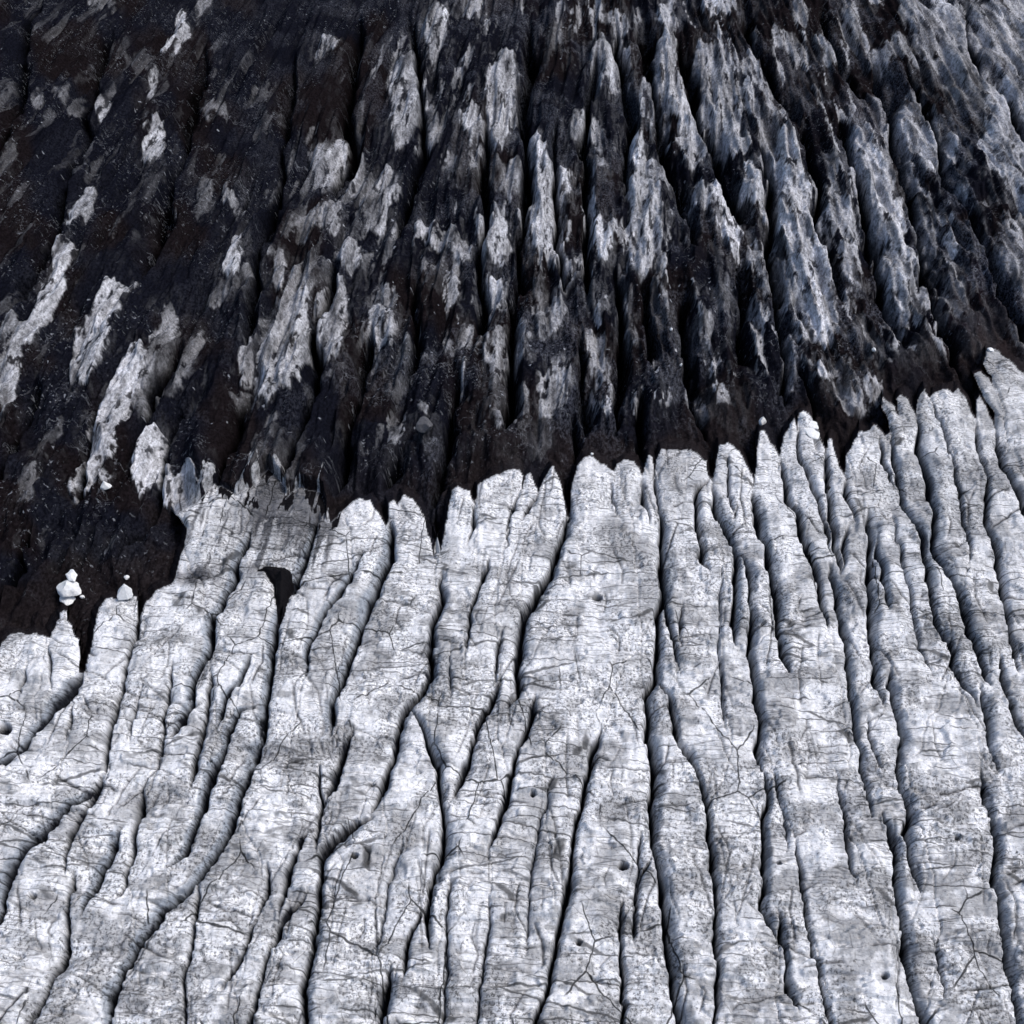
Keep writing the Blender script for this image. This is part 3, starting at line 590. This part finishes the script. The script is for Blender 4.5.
def ice_material(name, dark):
    m = mat_new(name); k = NT(m)
    pos = k.new('ShaderNodeNewGeometry').outputs['Position']
    col = k.new('ShaderNodeAttribute', attribute_name='tint').outputs['Color']
    ax = k.new('ShaderNodeAttribute', attribute_name='aux')
    aux = k.new('ShaderNodeSeparateColor', inp={0: ax.outputs['Color']})
    iceA, calmA = aux.outputs[1], aux.outputs[2]
    mk_ = k.new('ShaderNodeAttribute', attribute_name='masks')
    mk = list(k.new('ShaderNodeSeparateColor', inp={0: mk_.outputs['Color']}).outputs)[:3] + [mk_.outputs['Alpha']]
    def noise(sc, det=3, rough=.55, scale=(1, 1, 1), off=0, dim='2D'):
        mp = k.new('ShaderNodeMapping', inp={0: pos}); mp.inputs['Scale'].default_value = scale; mp.inputs['Location'].default_value = (off, off, off)
        return k.new('ShaderNodeTexNoise', noise_dimensions=dim, inp={'Vector': mp.outputs[0], 'Scale': sc, 'Detail': float(det), 'Roughness': rough}).outputs
    wz = k.new('ShaderNodeTexNoise', noise_dimensions='2D', inp={'Vector': pos, 'Scale': .7, 'Detail': 3.})
    wv = k.new('ShaderNodeVectorMath', operation='SUBTRACT', inp={0: wz.outputs['Color'], 1: (.5, .5, .5)}).outputs[0]
    def warp(amount, scale):
        v2 = k.new('ShaderNodeVectorMath', operation='SCALE', inp={0: wv}); v2.inputs[3].default_value = amount
        v3 = k.new('ShaderNodeVectorMath', operation='ADD', inp={0: pos, 1: v2.outputs[0]})
        mp = k.new('ShaderNodeMapping', inp={0: v3.outputs[0]}); mp.inputs['Scale'].default_value = scale
        return mp.outputs[0]
    def crack(vec, sc, width, soft):
        vo = k.new('ShaderNodeTexVoronoi', feature='DISTANCE_TO_EDGE', voronoi_dimensions='2D', inp={'Vector': vec, 'Scale': sc})
        return k.rng(vo.outputs['Distance'], width, width + soft, 1., 0.)
    if not dark:
        c1 = k.math('MULTIPLY', crack(warp(.5, (1, .7, 1)), .15, .006, .010), aux.outputs[0])
        c2 = k.math('MULTIPLY', crack(warp(.5, (.14, 1.0, 1)), .50, .016, .030), mk[0])
        c3 = k.math('MULTIPLY', crack(warp(.35, (.8, 1, 1)), .60, .010, .030), mk[1])
        c4 = k.math('MULTIPLY', crack(warp(.25, (.08, 1.0, 1)), 1.3, .014, .06), mk[2])
        cr = k.math('MAXIMUM', k.math('MAXIMUM', c1, k.math('MULTIPLY', c2, .85)), k.math('MAXIMUM', k.math('MULTIPLY', c3, .45), k.math('MULTIPLY', c4, .6)))
        n1 = noise(2.6, 5, .8, (1, 1.15, 1))[0]
        thr = k.math('MULTIPLY', mk[3], .095)
        sp = k.rng(k.math('ADD', n1, thr), .595, .69)
        streak = k.math('MULTIPLY', k.rng(noise(1.5, 3, .6, (.14, 2.1, 1))[0], .52, .68), k.math('ADD', .35, k.math('MULTIPLY', mk[3], .65)))
        dk = k.math('MAXIMUM', cr, k.math('MULTIPLY', sp, .80)); dk = k.math('MAXIMUM', dk, k.math('MULTIPLY', streak, .40))
        fine = k.rng(n1, .30, .62, 1.14, .80)
        mul = k.math('MULTIPLY', k.math('SUBTRACT', 1., k.math('MULTIPLY', dk, .88)), fine)
        fin = k.new('ShaderNodeVectorMath', operation='SCALE', inp={0: col}); k.l.new(mul, fin.inputs[3])
        hb = k.math('ADD', k.math('MULTIPLY', noise(1.2, 4, .68, (.7, 1.1, 1))[0], .8), k.math('MULTIPLY', noise(1.3, 3, .6, (.22, 2., 1))[0], .5))
        bstr, bdist = .45, .5
        rough_v, spec = .7, .05
    else:
        n1 = noise(2.0, 5, .8, (1.3, .8, 1), dim='3D')[0]
        grain = k.rng(noise(.9, 4, .75, (2.2, .6, .8), off=5, dim='3D')[0], .35, .68)
        tex = k.math('ADD', k.math('MULTIPLY', k.rng(n1, .38, .70), .7), k.math('MULTIPLY', grain, .7))
        inice = k.math('MULTIPLY', iceA, 2.2, clamp=True)
        mulI = k.math('ADD', .30, k.math('MULTIPLY', tex, 1.0))
        mulD = k.rng(n1, .35, .7, .35, 1.15)
        mixm = k.new('ShaderNodeMix', data_type='FLOAT', inp={0: inice, 2: mulD, 3: mulI})
        base = k.new('ShaderNodeVectorMath', operation='SCALE', inp={0: col}); k.l.new(mixm.outputs[0], base.inputs[3])
        fk = k.math('MULTIPLY', k.rng(noise(1.3, 4, .8, (1., 1.0, 1), off=31)[0], .62, .70), mk[0])
        scr = k.math('MULTIPLY', crack(warp(5., (1, .5, 1)), .22, .004, .016), mk[1])
        vo = k.new('ShaderNodeTexVoronoi', voronoi_dimensions='2D', inp={'Vector': warp(1.5, (1, .75, 1)), 'Scale': .55})
        spk = k.math('MULTIPLY', k.rng(vo.outputs['Distance'], .05, .11, 1., 0.), k.rng(k.new('ShaderNodeSeparateColor', inp={0: vo.outputs['Color']}).outputs[0], .80, .95))
        spk = k.math('MULTIPLY', spk, mk[2])
        quiet = k.math('SUBTRACT', 1., k.math('MULTIPLY', calmA, 1.3, clamp=True), clamp=True)
        lt = k.math('MULTIPLY', k.math('ADD', k.math('ADD', k.math('MULTIPLY', fk, .22), k.math('MULTIPLY', scr, .10)), k.math('MULTIPLY', spk, .28)), quiet)
        ltc = k.new('ShaderNodeVectorMath', operation='SCALE', inp={0: (.88, .93, 1.05)}); k.l.new(lt, ltc.inputs[3])
        haze = k.math('MULTIPLY', k.math('MULTIPLY', mk[3], k.rng(n1, .42, .62)), quiet)
        hz = k.new('ShaderNodeVectorMath', operation='SCALE', inp={0: (.078, .084, .104)}); k.l.new(haze, hz.inputs[3])
        a1 = k.new('ShaderNodeVectorMath', operation='ADD', inp={0: base.outputs[0], 1: ltc.outputs[0]})
        fin = k.new('ShaderNodeVectorMath', operation='ADD', inp={0: a1.outputs[0], 1: hz.outputs[0]})
        hb = noise(.8, 5, .75, (1.3, .8, 1), dim='3D')[0]
        bstr, bdist = .6, .6
        rough_v, spec = .9, .0
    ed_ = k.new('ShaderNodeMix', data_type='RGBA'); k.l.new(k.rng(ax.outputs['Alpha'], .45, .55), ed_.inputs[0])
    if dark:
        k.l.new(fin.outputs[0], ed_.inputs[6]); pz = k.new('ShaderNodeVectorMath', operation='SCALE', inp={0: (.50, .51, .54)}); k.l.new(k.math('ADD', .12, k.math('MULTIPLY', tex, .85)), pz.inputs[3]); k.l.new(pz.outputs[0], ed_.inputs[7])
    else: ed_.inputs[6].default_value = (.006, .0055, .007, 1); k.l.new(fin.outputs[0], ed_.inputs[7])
    bp = k.new('ShaderNodeBump', inp={'Strength': bstr, 'Distance': bdist, 'Height': hb})
    b = k.new('ShaderNodeBsdfPrincipled', inp={'Base Color': ed_.outputs[2], 'Roughness': rough_v, 'Normal': bp.outputs[0]})
    b.inputs['Specular IOR Level'].default_value = spec
    o = k.new('ShaderNodeOutputMaterial'); k.l.new(b.outputs[0], o.inputs[0])
    return m
M_WHITE = ice_material('weathered_white_ice', False)
M_DARK = ice_material('debris_covered_ice', True)

# ------------------------------------------------------------------ meshes
VX = np.stack([X, Y, Z], -1)
gx = np.gradient(VX, axis=1); gy = np.gradient(VX, axis=0)
NRM = np.cross(gy, gx); NRM /= np.maximum(np.linalg.norm(NRM, axis=-1, keepdims=True), 1e-9)
NRM *= np.sign(NRM[..., 2:3] + 1e-12)
idx = np.arange(NU * NV).reshape(NV, NU)
quads = np.stack([idx[1:, :-1], idx[1:, 1:], idx[:-1, 1:], idx[:-1, :-1]], -1).reshape(-1, 4)
fl_ = LAB[:-1, :-1].reshape(-1)
VXf = VX.reshape(-1, 3); Nf = NRM.reshape(-1, 3); Cf = CLR.reshape(-1, 4); Af = AUX.reshape(-1, 4)
Uf = U.reshape(-1); Vf = V.reshape(-1)
Mf = MK.reshape(-1, 4)
def sheet(name, q, org, mat, parent=None):
    used, inv = np.unique(q, return_inverse=True); inv = inv.reshape(-1, 4)
    p = VXf[used]
    me = bpy.data.meshes.new(name); me.vertices.add(len(used)); me.vertices.foreach_set('co', (p - org).astype(np.float32).ravel())
    me.loops.add(len(q) * 4); me.loops.foreach_set('vertex_index', inv.astype(np.int32).ravel())
    me.polygons.add(len(q)); me.polygons.foreach_set('loop_start', np.arange(0, len(q) * 4, 4, dtype=np.int32))
    me.update(calc_edges=True)
    me.polygons.foreach_set('use_smooth', np.ones(len(q), bool))
    for nme, dat in (('tint', Cf), ('aux', Af), ('masks', Mf)):
        a = me.attributes.new(nme, 'FLOAT_COLOR', 'POINT'); a.data.foreach_set('color', dat[used].ravel())
    me.normals_split_custom_set_from_vertices(Nf[used].tolist())
    me.materials.append(mat)
    ob = bpy.data.objects.new(name, me); COL.objects.link(ob)
    if parent: ob.parent = parent
    else: ob.location = org
    return ob
def blur(a, n):
    for _ in range(n):
        g = np.pad(a, 1, mode='edge'); a = (g[:-2, 1:-1] + g[2:, 1:-1] + g[1:-1, :-2] + g[1:-1, 2:] + g[1:-1, 1:-1]) / 5
    return a
cell = lambda a: a[:-1, :-1]
wallf = cell(blur(slope, 3) > .5); patf = cell(blur(P_, 4) > .16); tipf = cell((sd > 0) & (sd < 26) & (V < 700)); aprf = cell((blur(calm, 2) > .38) & (sd < 0) & (V < 660) & (V > 300))
def pieces(mask, minc=120):
    """connected pieces of a cell mask inside one fin, largest first, tiny ones dropped"""
    js, is_ = np.where(mask)
    if len(js) < minc: return []
    a0, b0 = js.min(), is_.min(); sub = mask[a0:js.max() + 1, b0:is_.max() + 1]; ids = np.where(sub, np.arange(1, sub.size + 1).reshape(sub.shape), 0)
    while True:
        old = ids.copy()
        for ax in (0, 1):
            for fl in (0, 1):
                a = ids if not fl else np.flip(ids, ax)
                a = np.moveaxis(a, ax, 0)
                for r_ in range(1, a.shape[0]):
                    m = (a[r_] > 0) & (a[r_ - 1] > a[r_]); a[r_][m] = a[r_ - 1][m]
        if (ids == old).all(): break
    out = []
    vals, cnt = np.unique(ids[ids > 0], return_counts=True)
    for v_, c_ in sorted(zip(vals, cnt), key=lambda t: -t[1])[:8]:
        if c_ < minc: break
        f = np.zeros(mask.shape, bool); f[a0:a0 + ids.shape[0], b0:b0 + ids.shape[1]] = ids == v_; out.append(f)
    return out
LC = cell(LAB); quads2 = quads.reshape(NV - 1, NU - 1, 4)
for k, ((seed, label), isw) in enumerate(SE):
    own = LC == k
    if not own.any(): continue
    org = np.array([*VXf[quads2[own][:, 0], :2].mean(0), 0.])
    mat = M_WHITE if isw else M_DARK; rest = own.copy(); kids = []
    for nm, msk_ in ((('tip', tipf), ('crevasse_wall', wallf)) if isw else (('debris_apron', aprf), ('bare_ice', patf))):
        for f in pieces(rest & msk_): kids.append((nm, f)); rest &= ~f
    if rest.sum() < 200: rest = own.copy(); kids = []
    rp_ = pieces(rest, 1)
    for n_, f in enumerate(rp_[1:], 1):
        if f.sum() >= 12: continue
        fat = f.copy(); fat[1:] |= f[:-1]; fat[:-1] |= f[1:]; fat[:, 1:] |= f[:, :-1]; fat[:, :-1] |= f[:, 1:]
        for q_, (nm, kf) in enumerate(kids):
            if (kf & fat).any(): kids[q_] = (nm, kf | f); rest &= ~f; break
    rp_ = pieces(rest, 12)
    if len(rp_) > 1:
        for f in rp_[1:]: kids.append(('ice_slab' if isw else 'debris_slab', f)); rest &= ~f
    ob = sheet('ice_fin' if isw else 'debris_ridge', quads2[rest], org, mat)
    for nm, f in kids: sheet(nm, quads2[f], org, mat, ob)
    if 'beyond the' in label or 'cut by the lower left' in label: ob.name = 'glacier'; ob['kind'] = 'structure'; continue
    ob['label'] = label; ob['category'] = 'ice fin' if isw else 'ice ridge'
    ob['group'] = GW if isw else GD

def surf(u, v):
    """the surface point the survey camera sees at (u, v)"""
    i = int(round((u - us[0]) / STEP)); j = int(round((v - vs[0]) / STEP))
    w_ = VX[j - 5:j + 40, i - 25:i + 26].reshape(-1, 3); c_ = (w_ - np.array([0, 0, CAM_H])) @ MR
    pu = 512 + F_PX * c_[:, 0] / -c_[:, 2]; pv = 512 - F_PX * c_[:, 1] / -c_[:, 2]
    e = np.hypot(pu - u, pv - v); ok = np.where(e < max(1.5, e.min() + .5))[0]
    return w_[ok[np.argmin(-c_[ok, 2])]]

# ------------------------------------------------------------------ loose blocks lying on the ice
def block_material(name, rgb, rough=.7):
    m = mat_new(name); k = NT(m)
    pos = k.new('ShaderNodeNewGeometry').outputs['Position']
    nz = k.new('ShaderNodeTexNoise', inp={'Vector': pos, 'Scale': 2.5, 'Detail': 5., 'Roughness': .7}).outputs[0]
    f = k.rng(nz, .35, .7, .9, 1.1)
    c = k.new('ShaderNodeVectorMath', operation='SCALE', inp={0: rgb}); k.l.new(f, c.inputs[3])
    bp = k.new('ShaderNodeBump', inp={'Strength': .6, 'Distance': .3, 'Height': nz})
    b = k.new('ShaderNodeBsdfPrincipled', inp={'Base Color': c.outputs[0], 'Roughness': rough, 'Normal': bp.outputs[0]})
    o = k.new('ShaderNodeOutputMaterial'); k.l.new(b.outputs[0], o.inputs[0]); return m
M_BLK = block_material('clean_white_ice', (.88, .89, .9)); M_STONE = block_material('grey_stone', (.085, .085, .095)); M_DULL = block_material('dusty_ice', (.45, .47, .5))

import bmesh
def block(name, label, cat, u, v, wpx, hpx, m, shape='lump', seed=0, lift=0., group=None, tilt=0.):
    """chunk about wpx by hpx survey pixels, its foot sunk a little into the surface at (u, v)"""
    p = surf(u, v); dist_ = math.sqrt(p[0] ** 2 + p[1] ** 2 + (p[2] - CAM_H) ** 2); mp = dist_ / F_PX
    w = wpx * mp; h = hpx * mp / .8 * .8
    bm = bmesh.new(); bmesh.ops.create_icosphere(bm, subdivisions=4, radius=.5)
    r_ = np.random.default_rng(seed); pl = r_.normal(size=(11, 3)); pl /= np.linalg.norm(pl, axis=1)[:, None]; off = r_.uniform(.30, .44, 11)
    for vt in bm.verts:
        c = np.array(vt.co)
        for n_, o_ in zip(pl, off):
            e = c @ n_ - o_
            if e > 0: c = c - n_ * e * .92
        if shape in ('cap', 'spire'): c[2] = max(c[2], -.2)
        z = c[2] + .5
        if shape == 'cap': k_ = 1.25 - 1.0 * z ** 1.2
        elif shape == 'spire': k_ = 1.15 * (1 - z) ** .7 + .12
        elif shape == 'diamond': k_ = 1.4 * math.sin(math.pi * min(1, (z * .85 + .08))) * (1 - .25 * z)
        elif shape == 'plate': k_ = 1.1
        else: k_ = 1
        wob = 1 + .12 * math.sin(7 * c[0] + seed) * math.cos(9 * c[1] + 2 * seed)
        vt.co = (c[0] * w * k_ * 1.15 * wob + tilt * (z - .5) * h, c[1] * w * k_ * .9 * wob, c[2] * h * 1.1)
    me = bpy.data.meshes.new(name); bm.to_mesh(me); bm.free(); me.materials.append(m)
    for pg in me.polygons: pg.use_smooth = False
    ob = bpy.data.objects.new(name, me); COL.objects.link(ob)
    ob.location = (p[0], p[1], p[2] + h * .40 + lift); ob.rotation_euler = (0, 0, seed * .7)
    ob['label'] = label; ob['category'] = cat
    if group: ob['group'] = group
    return ob

GB = 'loose white ice blocks lying on the glacier'
block('ice_block', 'small flat oval white ice block, topmost of the three stacked on the black debris', 'ice block', 71, 576.5, 13, 3.5, M_BLK, 'plate', 21, group=GB)
block('ice_block', 'largest white cap-shaped ice block, middle of the three stacked on the black debris', 'ice block', 70, 592, 25, 14, M_BLK, 'cap', 22, group=GB)
block('ice_block', 'ragged white ice chunk, lowest of the three stacked on the black debris', 'ice block', 68, 603, 16, 8, M_BLK, 'lump', 3, group=GB)
block('ice_block', 'tiny white ice chip just right of the three stacked blocks', 'ice block', 82, 597, 4, 4, M_BLK, 'lump', 4, group=GB)
block('ice_block', 'pointed white ice cap perched on the slim flat-topped finger', 'ice block', 127, 597, 17, 20, M_BLK, 'spire', 5, group=GB, tilt=-.1)
block('ice_block', 'tiny diamond-shaped white ice block above the conical finger', 'ice block', 761, 424, 6.5, 11, M_BLK, 'diamond', 6, group=GB)
block('ice_plate', 'lowest and widest thin plate on the plate-topped finger', 'ice plate', 813, 433, 15, 3, M_BLK, 'plate', 7, group=GB)
block('ice_plate', 'middle thin plate jutting to the right on the plate-topped finger', 'ice plate', 812, 425, 13, 2.6, M_BLK, 'plate', 8, group=GB)
block('ice_plate', 'small rounded uppermost plate on the plate-topped finger', 'ice plate', 802, 416, 6, 6, M_BLK, 'lump', 9, group=GB)
block('ice_block', 'small dome of white ice beside the foot of the long ice tongue on the left', 'ice block', 107, 489, 10, 11, M_BLK, 'cap', 10, group=GB)
block('ice_chip', 'tiny white ice chip above the broadest slab', 'ice chip', 593, 454, 3.5, 3, M_BLK, 'lump', 11, group=GB)
block('ice_chip', 'tiny white ice chip above the reach of thin scratches in the centre right', 'ice chip', 671, 331, 3.5, 3.5, M_BLK, 'lump', 12, group=GB)
block('ice_chip', 'small pair-lobed white ice chip below the reddish stain in the right dark slope', 'ice chip', 872, 352, 4, 4, M_BLK, 'lump', 13, group=GB)
block('ice_chip', 'tiny white ice chip on the brown mound right of centre', 'ice chip', 681, 365, 2.5, 3.5, M_BLK, 'lump', 14, group=GB)
block('ice_chip', 'small flat white chip at the very top of the stepped tower', 'ice chip', 989, 350, 6, 3, M_BLK, 'plate', 15, group=GB)
block('ice_block', 'tiny rounded white knob on top of the pointed cap', 'ice block', 127, 580, 5, 4, M_BLK, 'lump', 31, group=GB)
block('stone_block', 'smooth grey rounded stone lying on the brown debris slope', 'stone', 425, 428, 19, 11, M_STONE, 'lump', 16)
block('ice_splinter', 'thin upright grey ice splinter wedged in the black notch', 'ice splinter', 437, 556, 4.5, 30, M_DULL, 'spire', 17)

# ------------------------------------------------------------------ ground far around
bm = bmesh.new()
n = 60
xs = np.sign(np.linspace(-1, 1, n)) * np.abs(np.linspace(-1, 1, n)) ** 2.2 * 6000
g = [[bm.verts.new((x, y + 150, -24 + 10 * (float(fbm(np.array([x / 160.]), np.array([y / 300.]), 201, 3)[0]) - .5) + .0000012 * (x * x + y * y) * 1.2)) for x in xs] for y in xs]
for j in range(n - 1):
    for i in range(n - 1): bm.faces.new((g[j][i], g[j][i + 1], g[j + 1][i + 1], g[j + 1][i]))
me = bpy.data.meshes.new('glacier_bed'); bm.to_mesh(me); bm.free()
for pg in me.polygons: pg.use_smooth = True
mb = mat_new('bed_debris'); kk = NT(mb); ps = kk.new('ShaderNodeNewGeometry').outputs['Position']
nz = kk.new('ShaderNodeTexNoise', inp={'Vector': ps, 'Scale': .05, 'Detail': 9., 'Roughness': .7}).outputs[0]
rp = kk.new('ShaderNodeValToRGB', inp={0: nz}); rp.color_ramp.elements[0].color = (.010, .009, .012, 1); rp.color_ramp.elements[1].color = (.12, .13, .16, 1)
rp.color_ramp.elements[0].position = .45; rp.color_ramp.elements[1].position = .8
bb = kk.new('ShaderNodeBsdfPrincipled', inp={'Base Color': rp.outputs[0], 'Roughness': .9})
kk.l.new(bb.outputs[0], kk.new('ShaderNodeOutputMaterial').inputs[0]); me.materials.append(mb)
gb = bpy.data.objects.new('ground', me); COL.objects.link(gb); gb['kind'] = 'structure'

# ------------------------------------------------------------------ light
SUN_EL, SUN_AZ = 58., 85.      # azimuth clockwise from +Y: light comes from the right, a little ahead
w = bpy.data.worlds.new('World'); scene.world = w; w.use_nodes = True; wt = w.node_tree
sky = wt.nodes.new('ShaderNodeTexSky'); sky.sky_type = 'NISHITA'; sky.sun_disc = False
sky.sun_elevation = R(SUN_EL); sky.sun_rotation = R(SUN_AZ); sky.air_density = 1.0; sky.dust_density = 2.5
wt.links.new(sky.outputs[0], wt.nodes['Background'].inputs[0]); wt.nodes['Background'].inputs[1].default_value = .125
sl = bpy.data.lights.new('sun', 'SUN'); sl.energy = 2.32; sl.angle = R(24); sl.color = (1, .965, .92)
so = bpy.data.objects.new('sun', sl); COL.objects.link(so)
az = R(SUN_AZ); el = R(SUN_EL)
so.rotation_euler = Vector((math.sin(az) * math.cos(el), math.cos(az) * math.cos(el), math.sin(el))).to_track_quat('Z', 'Y').to_euler()
scene.view_settings.view_transform = 'Standard'; scene.view_settings.look = 'None'; scene.view_settings.exposure = 0
scene.render.engine = 'CYCLES'
scene.cycles.max_bounces = 3; scene.cycles.diffuse_bounces = 2; scene.cycles.glossy_bounces = 1
scene.cycles.use_adaptive_sampling = True; scene.cycles.adaptive_threshold = .03
